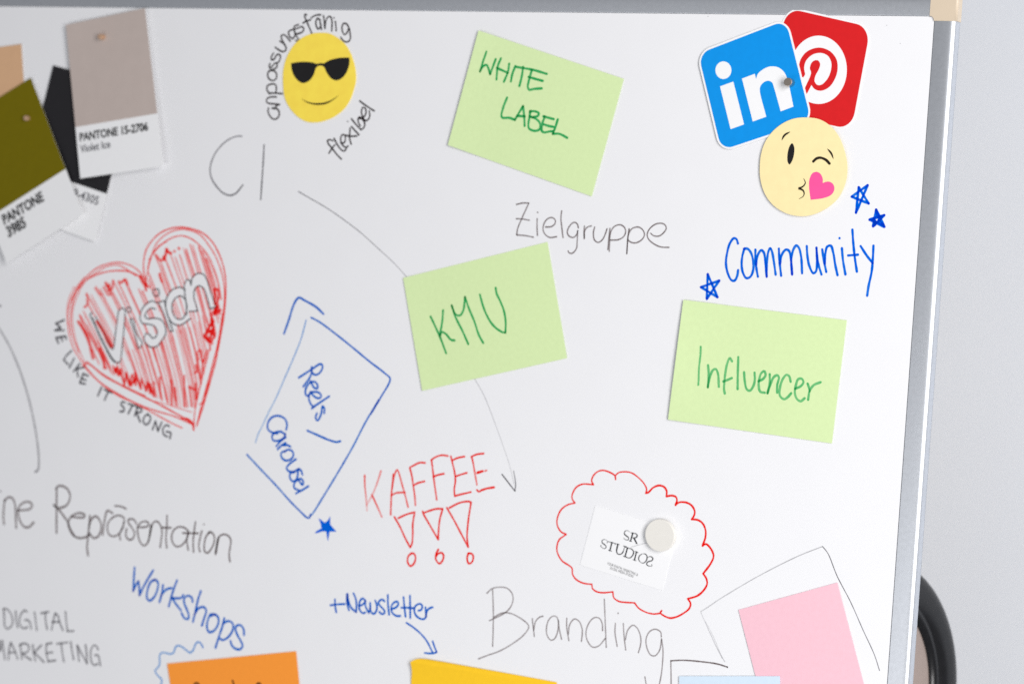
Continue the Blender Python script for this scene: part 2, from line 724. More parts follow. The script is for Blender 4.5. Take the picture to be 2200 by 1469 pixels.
# curved caption round the yellow face
a = Z(540, 0, 300)
b = Z(540, 150, 300)
s = S()
W_ = 3.0
for t in ("1370,400 1345,350 1300,330 1272,380 1280,450 1305,490 1340,465 1370,400 1385,480 1390,540 1365,585 1320,592 1280,565 1255,530",
          "1178,305 1185,360 1190,435", "1012,225 1022,310 1032,405 !1032,405 1045,300 1075,242 1110,240 1130,300 1128,440",
          "838,258 875,232 920,215 972,213", "965,290 930,260 905,310 912,370 938,412 968,380 965,300", "962,280 970,340 985,415",
          "775,215 755,205 748,235 765,280 800,360 850,478", "725,330 770,300 830,285",
          "600,420 560,425 522,455 540,520 580,545 610,500 600,420", "600,420 620,480 650,540 672,575 650,583 622,570",
          "660,350 610,370 595,410 650,400 705,378 733,400 728,440 680,470 625,482",
          "335,668 380,700 435,728 478,715 488,680 465,630 400,580", "470,635 430,560 420,505 455,492 500,525 545,582",
          "312,750 285,790 282,840 320,835 350,780 385,765 408,790 400,840 375,880 350,890",
          "262,895 250,935 262,960 300,925 330,890 355,890 360,935 340,960 290,985",
          "300,990 250,1000 228,1050 250,1110 300,1135 345,1110 355,1050 330,1005 270,985",
          "245,1310 330,1310 435,1318", "255,1320 220,1265 225,1210 270,1185 330,1185 350,1225 345,1300"):
    s.add(a, t, W_, 0.88)
s.dot(a, 1158, 255, 1.8)
for t in ("350,383 270,385 220,410 212,450 250,475 330,482 395,490", "395,490 345,510 340,545 290,540",
          "240,540 235,590 260,650 310,695 360,685 390,640 385,580 350,545 290,540"):
    s.add(b, t, W_, 0.88)
s.build("lettering", I_DARK, board, "dark grey curved word arching round the yellow sunglasses face")
s = S()
for t in ("1145,998 1110,985 1070,992 1075,1030 1130,1100 1200,1190 1262,1255", "1090,1170 1130,1105 1172,1055",
          "1160,965 1200,1040 1240,1100 1285,1140 1315,1135 1335,1095",
          "1255,1030 1300,1025 1318,985 1310,920 1280,912 1255,950 1258,1010 1290,1070 1330,1090 1358,1070",
          "1320,920 1390,935 1480,930", "1385,820 1380,900 1378,960 1400,1045", "1405,800 1450,850 1510,915",
          "1405,690 1460,760 1540,845", "1540,845 1580,810 1590,750 1560,700 1515,665 1495,700 1510,760 1530,790",
          "1520,690 1590,650 1610,590 1595,540 1565,530 1545,580 1560,660 1600,715 1640,700 1660,650 1655,580",
          "1520,440 1600,500 1725,580"):
    s.add(b, t, W_, 0.9)
s.dot(b, 1352, 728, 1.6)
s.build("lettering", I_DARK, board, "dark grey slanting word flexibel below the yellow face")

# CI and the long arc
c = Z(420, 270, 480)
s = S()
s.add(c, "405,93 360,95 280,130 200,205 150,290 128,380 140,460 190,540 240,590 300,612 350,597 385,560 415,522", 2.8, 0.5, 0.75)
s.add(c, "601,170 595,300 583,480 572,648", 2.8, 0.75)
s.build("lettering", I_GREY, board, "faint grey letters CI")
s = S()
s.add(c, "902,578 1000,635 1150,722 1300,825 1450,940 1600,1075 1740,1205 1850,1325", 1.6, 0.75, 0.32)
s.build("curved_line", I_GREY, board, "thin grey arc from the letters CI to the middle green card")
s = S()
s.add(PX, "1019,812 1040,850 1062,905 1080,955 1095,1000 1104,1038", 1.4, 0.3, 0.14)
k3 = Z(760, 960, 360)
s.add(k3, "1733,318 1800,405 1885,515", 2.2, 0.95)
s.add(k3, "1885,515 1892,430 1870,280", 2.0, 0.8, 0.35)
s.build("curved_arrow", I_GREY, board, "thin grey arrow coming out below the middle green card")
s = S()
g8 = Z(0, 620, 300, 1049)
s.add(g8, "-60,220 0,310 70,430 140,590 200,770 245,950 280,1150 292,1300 285,1360 265,1375", 4.0, 0.32, 0.4)
s.dot(g8, 0, 130, 3, 0.5)
s.build("curved_line", I_GREY, board, "wide faint grey arc at the left side")

# Zielgruppe
z = Z(1080, 420, 380)
s = S()
for t in ("152,100 220,85 !290,85 250,170 205,270 165,370 !155,438 250,445 340,463", "150,258 220,262 295,275", "382,258 380,350 385,443",
          "475,350 540,345 580,310 580,270 545,245 490,265 455,320 447,380 470,430 520,465 598,457", "653,172 645,250 655,360 668,466",
          "838,360 825,315 790,298 740,340 715,410 735,450 785,465 820,430 832,390", "830,390 825,500 815,590 770,640 735,635 725,615",
          "905,340 900,400 903,480", "903,470 910,390 940,350 982,338", "1018,350 1005,410 1015,490 1055,520 1100,495 1135,430 1155,370",
          "1188,365 1175,480 1165,600", "1180,620 1185,500 1195,410 1235,345 1300,325 1345,350 1362,400 1340,455 1280,490 1195,495",
          "1400,370 1385,480 1375,645", "1375,640 1385,490 1395,430 1430,370 1500,350 1550,380 1570,435 1540,490 1475,525 1420,518 1385,490",
          "1640,420 1670,445 1730,450 1785,410 1812,360 1790,320 1740,308 1680,325 1620,380 1600,440 1620,490 1680,540 1750,570 1842,575"):
    s.add(z, t, 2.4, 0.66)
s.dot(z, 387, 188, 1.6)
s.build("lettering", I_BROWN, board, "brown-grey word Zielgruppe")

# Community and stars
m_ = Z(1490, 380, 420)
s = S()
for t in ("445,668 430,625 405,615 365,665 335,770 325,870 345,970 380,1035 410,1040 435,1000 447,935",
          "510,718 490,790 482,880 495,960 530,1015 570,1000 598,930 595,830 575,760 540,720 505,722",
          "620,730 620,830 632,930 645,1000", "628,880 635,820 650,770 680,735 705,760 718,840 !733,1000 735,860 750,750 768,715 785,745 805,850 823,980",
          "855,720 862,850 878,990", "868,870 885,780 925,730 955,740 975,820 !988,978 980,830 1000,730 1030,688 1055,710 1078,800 1088,965",
          "1135,695 1140,780 1160,890 1200,965 1225,950 1238,870 1235,780 1232,710", "1232,715 1245,850 1282,978",
          "1290,728 1305,830 1330,952", "1315,870 1320,780 1340,700 1375,690 1400,760 1420,880 1443,985", "1487,715 1497,830 1522,978",
          "1592,530 1600,650 1615,800 1637,950", "1550,788 1648,780", "1675,695 1730,780 1795,865", "1803,690 1798,800 1785,950 1755,1090 1740,1190"):
    s.add(m_, t, 4.4, 0.98, 0.86)
s.dot(m_, 1463, 615, 2.6)
s.build("lettering", I_BLUE, board, "bright blue word Community")
for lab, pts, w in (("blue outlined star", "1655,105 1755,268 1585,200 1745,85 1628,360", 4.6),
                    ("small thick blue star", "1830,330 1912,500 1765,430 1910,385 1800,495", 5.0),
                    ("blue star above the right green card", "142,975 240,1205 75,1105 258,1040 133,1222", 4.6)):
    s = S()
    p = pts.split()
    s.add(m_, " ".join("!" + q for q in p + p[:1]), w, 0.95)
    if w == 5.0:
        s.add(m_, "1832,340 1850,400", 6, 0.95).add(m_, "1800,425 1820,455", 6, 0.95).add(m_, "1880,400 1860,430", 6, 0.95)
        s.add(m_, "1900,480 1858,452", 6, 0.95).add(m_, "1815,480 1832,455", 6, 0.95)
    s.build("star_drawing", I_BLUE, board, lab)

# KAFFEE with its exclamation marks
s = S()
for t, i0, i1 in (("128,330 130,450 145,600 155,740", .75, .12), ("318,280 280,400 230,530 150,680", .5, .15), ("212,558 260,660 328,815", .85, .35),
                  ("462,318 450,450 440,560 432,790", .9, .65), ("450,480 475,330 508,265 530,310 560,420 600,560 635,700", .7, .55),
                  ("442,562 500,535 600,530", .85, .6), ("655,240 680,340 695,450 712,560 720,680", .95, .6), ("655,240 700,215 770,182 835,185", .9, .7),
                  ("695,450 750,420 828,400", .95, .8), ("910,155 925,280 940,400 970,615", .95, .6), ("905,152 960,115 1030,95 1100,103", .9, .75),
                  ("928,350 970,330 1055,310", .95, .85), ("1135,108 1155,190 1180,300 1188,400 1175,490 !1180,572 1240,555 1370,525", .95, .92),
                  ("1155,155 1210,128 1295,110", .95, .85), ("1185,345 1240,325 1322,300", .98, .9), ("1378,112 1395,180", .95, .9),
                  ("1395,180 1415,300 1440,440", .7, .5), ("1375,112 1440,85 1518,75", .98, .9), ("1535,278 1555,272", .5, .3),
                  ("1440,500 1460,520 1485,512", .8, .8)):
    s.add(k3, t, 3.2, i0, i1)
s.add(k3, "1445,300 1505,282", 4.6, .98).add(k3, "1490,505 1550,485 1640,470", 3.8, .98)
s.build("lettering", I_RED, board, "red word KAFFEE fading at its first letters")
for body, ring in (("475,815 540,930 600,1060 !660,1172 680,1130 690,1000 690,900 !712,760 620,785 520,830", "680,1238 640,1270 630,1340 660,1388 700,1365 722,1290 705,1245 670,1240"),
                   ("805,750 810,770 900,930 !988,1080 990,1000 1005,850 !1040,720 960,722 810,770", "990,1195 965,1240 960,1310 1000,1360 1035,1330 1050,1270 1030,1235 985,1245 968,1270"),
                   ("1088,708 1170,850 1260,1020 !1338,1168 1325,1050 1340,850 !1372,645 1340,635 1240,650 1118,710", "1340,1240 1325,1300 1345,1360 1380,1345 1398,1290 1385,1250 1350,1240 1335,1245")):
    s = S()
    s.add(k3, body, 3.3, .93)
    s.add(k3, ring, 3.5, .95)
    s.build("exclamation_mark", I_RED, board)

# red cloud
q5 = Z(1180, 990, 380)
s = S()
s.add(q5, "735,203 !728,165 770,128 830,118 910,130 990,185 1050,250 1078,310 1070,355", 2.5, .95)
s.add(q5, "1070,355 1100,345 1150,295 1215,270 1270,285 1300,330 !1298,390 1360,382 1400,395 1415,430 !1398,487 1430,460 1500,455 1570,485 1610,550 1605,600 "
          "!1578,645 1640,650 1695,685 1730,760 1730,840 !1698,938 1735,918 1790,970 1820,1050 1790,1130 !1705,1245 1740,1300 1748,1360 1710,1430 1640,1490 !1535,1523", 3.5, .97)
s.add(q5, "1535,1523 1565,1576 1550,1631 1490,1681 1410,1723 1340,1736 1270,1711 1230,1676 1245,1655", 3.2, .97)
s.add(q5, "1240,1660 !1228,1684 1150,1691 1070,1671 990,1626 !945,1568 850,1563 770,1551 715,1511 !705,1446 600,1456 530,1446 480,1411 !472,1363 380,1351 300,1311 258,1251 "
          "252,1186 220,1156 140,1101 90,1011 85,951 110,871 !188,811 130,781 90,711 88,641 130,541 200,486 !285,463 255,420 255,370 300,290 370,255 "
          "!490,262 470,220 490,160 540,115 595,103 660,120 730,165 735,203", 2.7, .95)
s.build("cloud_outline", I_RED, board, "red scalloped cloud outline round the white business card")

# Branding
r_ = Z(1020, 1169, 440, 2155)
s = S()
for t in ("188,475 195,700 193,900 188,1070", "128,512 180,465 260,448 340,460 395,520 400,600 360,680 290,735 155,800",
          "200,765 290,720 380,725 480,775 555,835 568,870 510,955 400,1040 260,1120 120,1170 38,1202", "605,780 615,870 627,965", "620,900 640,810 680,765 718,753",
          "880,800 860,760 825,752 780,790 755,870 760,950 800,1005 840,990 875,900 880,800", "880,810 890,890 913,995", "968,775 968,870 990,1010",
          "985,940 1000,840 1050,782 1100,810 1130,890 1130,950 1122,1018", "1345,905 1340,830 1310,775 1260,768 1205,820 1170,920 1185,1010 1240,1078 1300,1068 1375,985",
          "1363,575 1370,750 1383,1080", "1480,828 1475,920 1498,1070", "1563,830 1570,950 1588,1108", "1585,1000 1610,900 1665,848 1710,880 1745,970 1745,1050 1722,1135",
          "1963,970 1955,920 1900,890 1840,915 1803,990 1810,1080 1850,1160 1895,1170 1945,1110 1965,1000",
          "1965,990 1980,1100 1975,1250 1960,1380 1930,1500 1880,1570 1830,1540 1805,1470 1790,1390"):
    s.add(r_, t, 2.3, .48, .54)
s.dot(r_, 1508, 722, 1.7, .6)
s.build("lettering", I_BROWN, board, "grey word Branding with a large B")

# loose pencil-thin boxes round the pink and blue cards
p8 = Z(1420, 1159, 490, 2200)
s = S()
s.add(p8, "385,690 450,650 560,575 850,400 1100,265 1350,145 1555,65", 1.6, .26, .36)
s.add(p8, "1560,65 1610,130 1700,350 1830,600 1950,870 2060,1110 2108,1258", 1.7, .7, .5)
s.add(p8, "385,700 470,890 560,1080 615,1172", 1.4, .2, .35)
s.add(p8, "430,790 500,920 590,1140", 1.3, .12, .25)
s.build("box_outline", I_GREY, board, "thin grey tilted box behind the pink card")
s = S()
s.add(p8, "95,1165 220,1160 400,1175 540,1195 640,1225", 2.6, .75)
s.add(p8, "95,1165 97,1280 98,1420 98,1600", 2.4, .5)
s.dot(p8, 640, 1226, 1.8)
s.build("box_outline", I_BROWN, board, "small grey box corner above the pale blue card")

# Newsletter, its arrow, and the solid star
n_ = Z(690, 1240, 270, 1964)
s = S()
for t in ("145,432 250,418 370,412", "215,340 218,440 235,540", "435,510 405,400 400,260", "412,255 430,380 470,470 !545,540 552,440 540,330 505,245", "415,262 408,330 425,420",
          "600,440 650,420 685,365 650,325 610,360 592,430 605,510 650,555 690,545", "690,355 695,450 !745,550 765,480 765,395", "765,480 790,550 825,565 865,510 870,430 845,360",
          "990,370 960,345 920,355 895,400 930,450 985,510 990,550 950,570 910,535", "1042,270 1045,430 1062,580",
          "1100,490 1160,470 1205,420 1190,375 1145,385 1105,430 1095,500 1120,560 1180,598 1238,598", "1287,305 1300,450 1318,610", "1388,280 1390,450 1393,632",
          "1255,470 1350,470 1450,478", "1520,515 1560,505 1580,450 1560,415 1520,412 1470,450 1455,520 1490,600 1560,645 1610,645 1640,610",
          "1630,465 1640,610", "1640,590 1660,510 1700,475 1742,463"):
    s.add(n_, t, 3.6, 1)
s.build("lettering", I_BLUE2, board, "blue words plus Newsletter")
s = S()
s.add(n_, "1332,705 1430,770 1560,880 1650,990 1740,1165", 3.2, .97)
s.add(n_, "1742,995 1775,1090 !1805,1162 1760,1180 1680,1182 1618,1175", 3.4, .97)
s.build("arrow_drawing", I_BLUE2, board, "short blue arrow pointing at the yellow card")
st = Z(660, 1080, 400)
s = S()
s.fill([st.pt(x, y) for x, y in ((118, 156), (152, 182), (183, 206), (215, 185), (242, 138), (243, 225), (268, 255), (308, 300), (270, 302), (237, 300), (228, 350), (219, 405),
                                 (207, 350), (200, 300), (160, 298), (118, 312), (76, 320), (100, 292), (150, 266), (140, 215))], .97)
s.build("star_drawing", I_BLUE, board, "solid dark blue star under the slanted blue frame")

# Reels / Carousel frame
e5 = Z(510, 620, 360)
e6 = Z(510, 860, 360)
s = S()
s.add(e5, "545,525 600,370 650,210 690,130 720,105 790,140 920,215 1005,295", 4.0, .98)
s.add(e5, "803,368 740,600 660,800 560,1030 450,1280 370,1436 290,1606 240,1706 213,1796", 2.3, .6, .32)
s.add(e5, "862,338 960,390 1150,530 1350,690 1550,855 1720,985 1785,1050 1770,1110 1700,1230 1560,1465", 3.3, .98)
s.add(e6, "1655,-10 1500,250 1350,540 1200,800 1000,1130 880,1320 850,1350", 3.2, .95, .8)
s.add(e6, "112,632 250,780 450,990 620,1180 750,1310 810,1365 840,1370 855,1330", 3.3, .88, 1)
s.build("slanted_frame", I_BLUE2, board, "slanted blue box drawn round the words Reels and Carousel")
s = S()
for t in ("718,1040 850,955 975,880 995,900 980,960 930,1005 885,995 865,940 870,915", "870,980 840,1050 770,1145",
          "855,1080 880,1130 900,1160 935,1165 930,1110 890,1085 840,1105 800,1170 800,1240 840,1255",
          "855,1205 900,1260 950,1280 980,1260 960,1220 900,1205 850,1220 835,1280 860,1350 890,1380", "1073,1258 980,1320 900,1375 870,1400",
          "1015,1455 1018,1400 995,1372 985,1440 960,1510 935,1541 915,1506 930,1456", "818,1658 950,1716 1080,1771 1160,1791 1205,1781"):
    s.add(e5, t, 3.8, 1)
s.build("lettering", I_BLUE2, board, "blue slanted word Reels with a slash")
s = S()
for t in ("570,340 580,280 550,210 470,178 400,200 355,270 360,340 410,375 470,385", "560,400 510,365 440,375 405,420 420,465 480,470 550,430 560,390", "565,430 500,480 455,535",
          "565,495 510,530 470,570", "540,525 580,520 620,540", "560,590 515,610 515,660 560,700 620,690 655,640 640,590 590,575 550,600",
          "685,685 610,740 575,790 600,825 660,830 715,800", "760,865 745,820 715,800 705,870 690,920 650,945 615,905 620,850 670,835",
          "715,930 760,985 770,950 745,915 700,930 665,970 665,1020 730,1055", "830,1000 760,1045 685,1085"):
    s.add(e6, t, 3.8, 1)
s.build("lettering", I_BLUE2, board, "blue slanted word Carousel")

# Workshops and the squiggle
w3 = Z(260, 1200, 300)
s = S()
for t in ("190,120 180,280 !170,450 200,380 !245,310 255,400 !260,510 300,420 360,310 450,160", "480,290 420,320 370,440 365,550 400,585 460,540 510,430 520,340 490,295 455,295",
          "590,365 575,470 540,605", "560,520 600,460 650,420 710,408", "785,300 740,420 700,550 670,665", "875,505 850,540 790,552 !715,545 770,630 840,720",
          "1005,600 990,540 940,515 890,545 885,610 920,700 950,790 940,840 890,830 850,760", "1120,450 1080,570 1045,730 1008,880", "1030,780 1090,690 1160,675 1195,720 1170,820 1133,935",
          "1320,785 1260,775 1215,870 1205,960 1230,1020 1280,1020 1340,960 1370,870 1350,800 1300,775 1260,800", "1450,830 1420,950 1370,1100 1325,1245",
          "1440,900 1500,870 1555,890 1575,950 1540,1050 1470,1120 1415,1135 1390,1115", "1725,1065 1720,990 1680,930 1630,930 1605,975 1630,1060 1680,1150 1705,1220 1670,1265 1600,1255 1555,1210 1535,1150"):
    s.add(w3, t, 4.0, .92, 1)
s.build("lettering", I_BLUE2, board, "blue slanting word Workshops")
o5 = Z(320, 1349, 360, 2200)
s = S()
s.add(o5, "708,250 680,195 640,178 610,210 580,285 540,318 490,285 430,240 375,225 345,255 325,315 285,335 220,322 165,320 140,360 140,470 110,520 80,555 110,610 165,670 160,730 120,790 100,860", 3.1, .6, .45)
s.build("squiggle", I_BLUE2, board, "pale blue wavy line round the orange card")

# ...ne Repraesentation
h1 = Z(0, 1030, 260)
h2 = Z(240, 1060, 280)
s = S()
for t in ("-60,260 -62,480 -40,650", "75,330 62,450 55,600 65,720", "70,350 110,300 165,280 215,320 245,420 255,600 262,780",
          "290,495 400,490 480,475 520,420 500,375 430,355 350,390 300,460 295,560 330,680 400,765 470,765 545,690", ):
    s.add(h1, t, 3.9, .58)
s.dot(h1, 3, 190, 2.2, .6)
s.build("lettering", I_BROWN, board, "grey-brown word ending ne, cut by the left edge of the picture")
s = S()
for t in ("918,140 915,400 915,860", "905,150 930,110 1000,100 1080,140 1130,230 1130,310 1080,410 1000,450 930,455 870,410", "870,410 940,470 1040,600 1100,690 1130,780 1205,915",
          "1160,600 1280,612 1360,605 1370,570 1310,540 1230,550 1150,600 1105,690 1120,780 1180,890 1250,935 1340,940 1430,905 1450,870",
          "1455,585 1445,720 1425,920 1410,1080 1425,1225", "1440,760 1480,640 1550,590 1610,650 1640,740 1620,860 1570,930 1510,940 1450,870", "1660,890 1680,750 1700,620 1740,500 1820,540"):
    s.add(h1, t, 3.9, .58)
for t in ("50,183 130,190 215,225", "185,440 180,360 100,325 20,355 -50,430 -65,540 -30,620 40,640 110,600 165,510 185,420", "165,500 120,610 130,690",
          "370,450 340,395 285,378 245,400 260,450 310,520 340,590 320,670 270,693 220,650 212,590 225,525", "385,500 480,503 550,480 545,430 500,415 430,440 390,510 395,620 430,730 480,780 530,750 570,640 590,500",
          "590,480 575,600 550,720", "575,560 630,430 680,415 730,470 755,560 745,680 728,805", "832,330 828,500 815,680 828,815", "755,508 890,512",
          "1150,560 1090,510 1000,500 925,560 900,650 920,740 975,793 1040,780 1110,710 1150,610 1155,570", "1145,600 1130,700 1150,845", "1258,425 1240,560 1225,700 1228,875",
          "1068,590 1180,592 1300,595", "1355,560 1325,680 1310,790 1325,870", "1480,575 1420,640 1390,780 1400,870 1440,890 1500,820 1540,720 1535,620 1480,572 1450,590",
          "1610,650 1580,760 1560,910", "1570,840 1590,720 1620,640 1690,610 1760,640 1790,700 1780,800 1765,920 1778,1020"):
    s.add(h2, t, 3.2, .66)
s.add(h2, "600,470 570,630", 4.5, .5).add(h2, "1600,680 1565,880", 5, .5)
s.dot(h2, 1385, 460, 1.8, .6)
s.build("lettering", I_BROWN, board, "large brown-grey handwritten word beginning with R at the lower left")

# DIGITAL MARKETING
d4 = Z(0, 1289, 240)
s = S()
for t in ("65,160 75,300 80,430 115,495 180,470 220,400 215,300 170,200 110,145 55,150", "275,190 285,330 310,470", "470,195 430,175 380,220 345,310 345,400 380,470 430,490 480,465",
          "440,345 490,345 530,400 545,495", "605,210 625,350 645,520", "720,225 850,200", "795,210 800,350 825,500", "905,515 940,330 !970,225 1010,260 1050,390 1100,520", "915,380 1040,375",
          "1150,200 1160,350 !1185,540 1290,535", "-60,1030 -30,850 !-15,710 0,860 !10,880 !40,710 65,880 85,1030", "150,1030 160,850 !190,740 250,860 310,1020", "160,915 270,910",
          "355,770 370,900 385,1020", "345,790 400,755 480,770 510,830 480,900 !400,930 450,980 545,1040", "575,780 585,900 620,1050", "725,785 !600,910 680,990 770,1080",
          "905,745 !815,765 810,900 !845,1070 970,1050", "815,920 920,910", "1000,760 1180,735", "1075,750 1090,900 1120,1070", "1240,725 1260,870 1290,1030",
          "1385,1060 1370,920 !1355,790 1430,930 !1525,1100 1520,940 1500,780", "1720,860 1690,800 1650,785 1600,850 1590,980 1610,1090 1660,1135 1710,1110", "1665,960 1720,960 1740,1030 1760,1140"):
    s.add(d4, t, 3.6, .5)
s.build("lettering", I_GREY, board, "grey capitals DIGITAL MARKETING in the lower left corner")

# WE LIKE IT STRONG
l4 = Z(100, 670, 400)
s = S()
for t in ("185,85 !98,122 !148,165 !88,195 182,192", "100,272 200,255", "100,272 125,328", "150,265 168,305", "198,255 208,285", "262,408 205,465 !180,505 225,550", "290,490 240,585",
          "350,545 285,625", "395,580 !320,600 330,680", "385,650 350,745", "385,650 437,672", "370,700 412,717", "350,745 405,757", "580,790 540,880", "610,815 685,850", "650,835 610,925",
          "825,952 795,945 785,975 815,1010 810,1045 772,1045", "860,965 950,990", "905,978 860,1068", "955,1000 928,1090", "955,1000 1000,1020 995,1050 !945,1055 985,1155",
          "1070,1075 1030,1100 1020,1160 1050,1185 1085,1150 1092,1100 1060,1075", "1115,1235 !1145,1150 !1172,1252 1212,1160", "1290,1200 1255,1190 1225,1230 1235,1290 1270,1310", "1298,1330 1305,1270 1262,1258"):
    s.add(l4, t, 3.6, .78)
s.build("lettering", I_GREY, board, "dark grey capitals running along the lower edge of the red heart")

# ------------------------------------------------------------------ the red heart
v3 = Z(100, 470, 400)
GLYPH = {
    'v': "455,1010 490,1080 560,1230 640,1390 715,1504 770,1504 790,1400 800,1300 815,1150 825,1000 820,950 795,940 760,970 745,1060 725,1200 700,1370 690,1370 600,1190 520,1035",
    'i': "880,1060 910,1050 925,1130 960,1230 1005,1300 1000,1330 970,1360 940,1260 905,1130",
    's': "1160,885 1110,865 1050,895 1000,960 985,1050 1010,1100 1080,1110 1135,1130 1165,1190 1150,1240 1115,1255 1085,1220 1050,1205 1025,1250 1045,1310 1100,1350 1160,1340 1220,1270 1255,1200 1245,1120 1200,1060 1130,1045 1060,1050 1035,1025 1060,970 1100,940 1145,950",
    'j': "1165,885 1240,860 1260,960 1290,1060 1330,1180 1300,1185 1260,1080 1220,970",
    'o': "1460,745 1400,720 1320,750 1265,830 1255,930 1280,1030 1330,1100 1400,1120 1460,1090 1500,1040 1490,900",
    'n': "1475,1010 1470,900 1455,790 1450,700 1480,640 1510,655 1520,700 1535,620 1590,575 1650,585 1690,650 1730,780 1785,930 1720,945 1690,830 1650,730 1600,705 1560,740 1550,830 1570,900 1590,970 1500,975",
}
POLY = {k: [tuple(map(float, t.split(','))) for t in g.split()] for k, g in GLYPH.items()}
HEART = [(250, 1150), (240, 1000), (300, 830), (400, 690), (540, 590), (760, 555), (900, 590), (1000, 660), (1060, 560), (1080, 440), (1150, 350), (1300, 240), (1430, 200), (1560, 260), (1680, 360),
         (1780, 560), (1830, 800), (1830, 1000), (1790, 1200), (1720, 1400), (1650, 1650), (1600, 1850), (1560, 1990), (1450, 1985), (1310, 1960), (1180, 1890), (1000, 1800), (820, 1750), (640, 1590), (480, 1480), (330, 1330)]


def inside(poly, x, y):
    r = False
    n = len(poly)
    for i in range(n):
        x0, y0 = poly[i]
        x1, y1 = poly[i - 1]
        if (y0 > y) != (y1 > y) and x < (x1 - x0) * (y - y0) / (y1 - y0) + x0:
            r = not r
    return r


s = S()
for t, w, i0, i1 in (
        ("1065,705 1030,590 1020,480 1040,350 1080,270 1170,170 1280,110 1400,90 1520,105 1640,150 1740,240 1810,360 1860,500 1885,650 1885,800 1875,950 1850,1130 1820,1290 1780,1500 1720,1719 1660,1929 1580,2179", 2.8, .75, .9),
        ("1050,640 1075,500 1110,380 1150,270 1250,170 1380,115 1500,120 1610,165 1700,270 1780,400 1840,560 1870,720 1868,900 1840,1100 1800,1320 1740,1560 1640,1920 1582,2165", 2.6, .55, .8),
        ("1065,520 1090,420 1150,330 1250,240 1350,190 1430,180 1520,210 1620,290 1700,390 1760,520 1810,680 1840,850", 2.6, .7, .5),
        ("1080,430 1130,350 1180,290 1260,240", 3.0, .6, .6), ("1600,290 1680,450 1750,600 1790,760", 2.2, .45, .4), ("1640,330 1720,470 1790,640 1820,800", 2.2, .4, .35),
        ("1060,715 1030,640 980,560 900,500 820,470 740,460 640,475 530,520 440,590 350,690 270,820 230,950 225,1080 240,1220 280,1350 330,1440 400,1539 500,1659 620,1769 760,1864 900,1924 1100,2029 1300,2139 1425,2199", 2.6, .6, .6),
        ("1050,700 980,610 880,560 760,545 620,560 500,600 400,660 330,750 280,860 255,1000 255,1150 290,1280 340,1400", 2.8, .75, .55),
        ("940,600 870,550 760,490 640,500 530,560 430,630 350,740", 2.4, .6, .5), ("350,760 290,900 270,1050 290,1200 330,1350 400,1510", 2.4, .45, .5),
        ("290,720 240,830 215,960 222,1100", 3.4, .3, .25), ("400,620 320,720 262,860", 3.6, .3, .3),
        ("400,1530 430,1519 600,1649 800,1759 1000,1859 1200,1959 1400,2069 1540,2149", 3.0, .7, .85), ("380,1540 550,1709 750,1839 960,1949 1150,2019 1350,2079 1550,2169", 2.6, .7, .8),
        ("1150,1919 1350,1979 1530,2034", 2.0, .4, .45), ("420,1500 620,1650 830,1765 1040,1860", 2.4, .5, .5),
        ("1740,1279 1680,1499 1620,1749 1570,1969 1555,2079 1550,2225", 2.4, .6, .85), ("1850,1000 1800,1329 1740,1579 1680,1809 1650,1930 1610,1950", 2.6, .6, .7),
        ("1430,2099 1480,2100 1530,2140 1545,2215", 3.0, .8, .9), ("990,600 1020,660 1050,760 1040,690 1080,720", 3.6, .75, .7), ("970,600 1000,660 1040,720", 3.0, .6, .6)):
    s.add(v3, t, w, i0, i1, blot=.1)
s.build("heart_outline", I_RED2, board, "several red heart contours drawn over one another")

s = S()
rnd = random.Random(5)
OHOLE = [(1400, 810), (1350, 840), (1320, 910), (1330, 990), (1370, 1050), (1430, 1050), (1470, 980), (1475, 900), (1440, 825)]


def hatch(x, y, w, i, maxlen=3000, dk=1.0):
    """one slanting fill stroke, lifted where it meets a letter"""
    run, n = [], 0
    ln = 0
    ph = rnd.uniform(0, 6)
    while inside(HEART, x, y) and ln < maxlen:
        if any(inside(g, x, y) for g in POLY.values()) and not inside(OHOLE, x, y):
            if len(run) > 5:
                s.add(PX, " ".join("%.1f,%.1f" % v3.pt(*q) for q in run[::5] + run[-1:]), w, i * .9, i * .8, blot=0)
            run = []
        else:
            run.append((x, y))
        sl = 0.60 - 0.36 * (x - 300) / 1500 - 0.16 * max(0, (y - 900)) / 1000 + 0.03 * math.sin(y * .01 + ph)
        x += sl * 8
        y += 8
        ln += 8 * (1 + sl * sl) ** .5
    if len(run) > 5:
        s.add(PX, " ".join("%.1f,%.1f" % v3.pt(*q) for q in run[::5] + run[-1:]), w, i, i * .8, blot=0)


TOPS = [(340, 1090), (350, 1010), (385, 970), (420, 860), (425, 790), (470, 800), (520, 710), (560, 740), (620, 670), (650, 680), (700, 650), (760, 680), (820, 640), (850, 690), (970, 740), (1010, 760), (1065, 550), (1075, 640),
        (1140, 380), (1190, 590), (1200, 450), (1250, 420), (1300, 360), (1350, 400), (1400, 380), (1440, 310), (1470, 320), (1510, 270), (1540, 280), (1600, 300), (1640, 350), (1680, 420)]
for x, y in TOPS:
    hatch(x, y, rnd.uniform(2.0, 3.2), rnd.uniform(.34, .60))
    hatch(x + rnd.uniform(8, 24), y + rnd.uniform(10, 60), rnd.uniform(1.8, 3.6), rnd.uniform(.12, .30), rnd.uniform(300, 900))
for x in range(860, 1700, 46):                       # lower right strokes start beneath the word
    y = 1380 - (x - 860) * .42 + rnd.uniform(-40, 40)
    hatch(x, y, rnd.uniform(2.4, 3.6), rnd.uniform(.28, .5))
for x, y in ((360, 1130), (400, 1150), (450, 1200), (500, 1280), (520, 1330), (560, 1350), (430, 1120), (540, 1300), (590, 1390), (600, 1420), (340, 1080)):
    hatch(x, y, rnd.uniform(2.6, 4.2), rnd.uniform(.22, .4), rnd.uniform(180, 380))
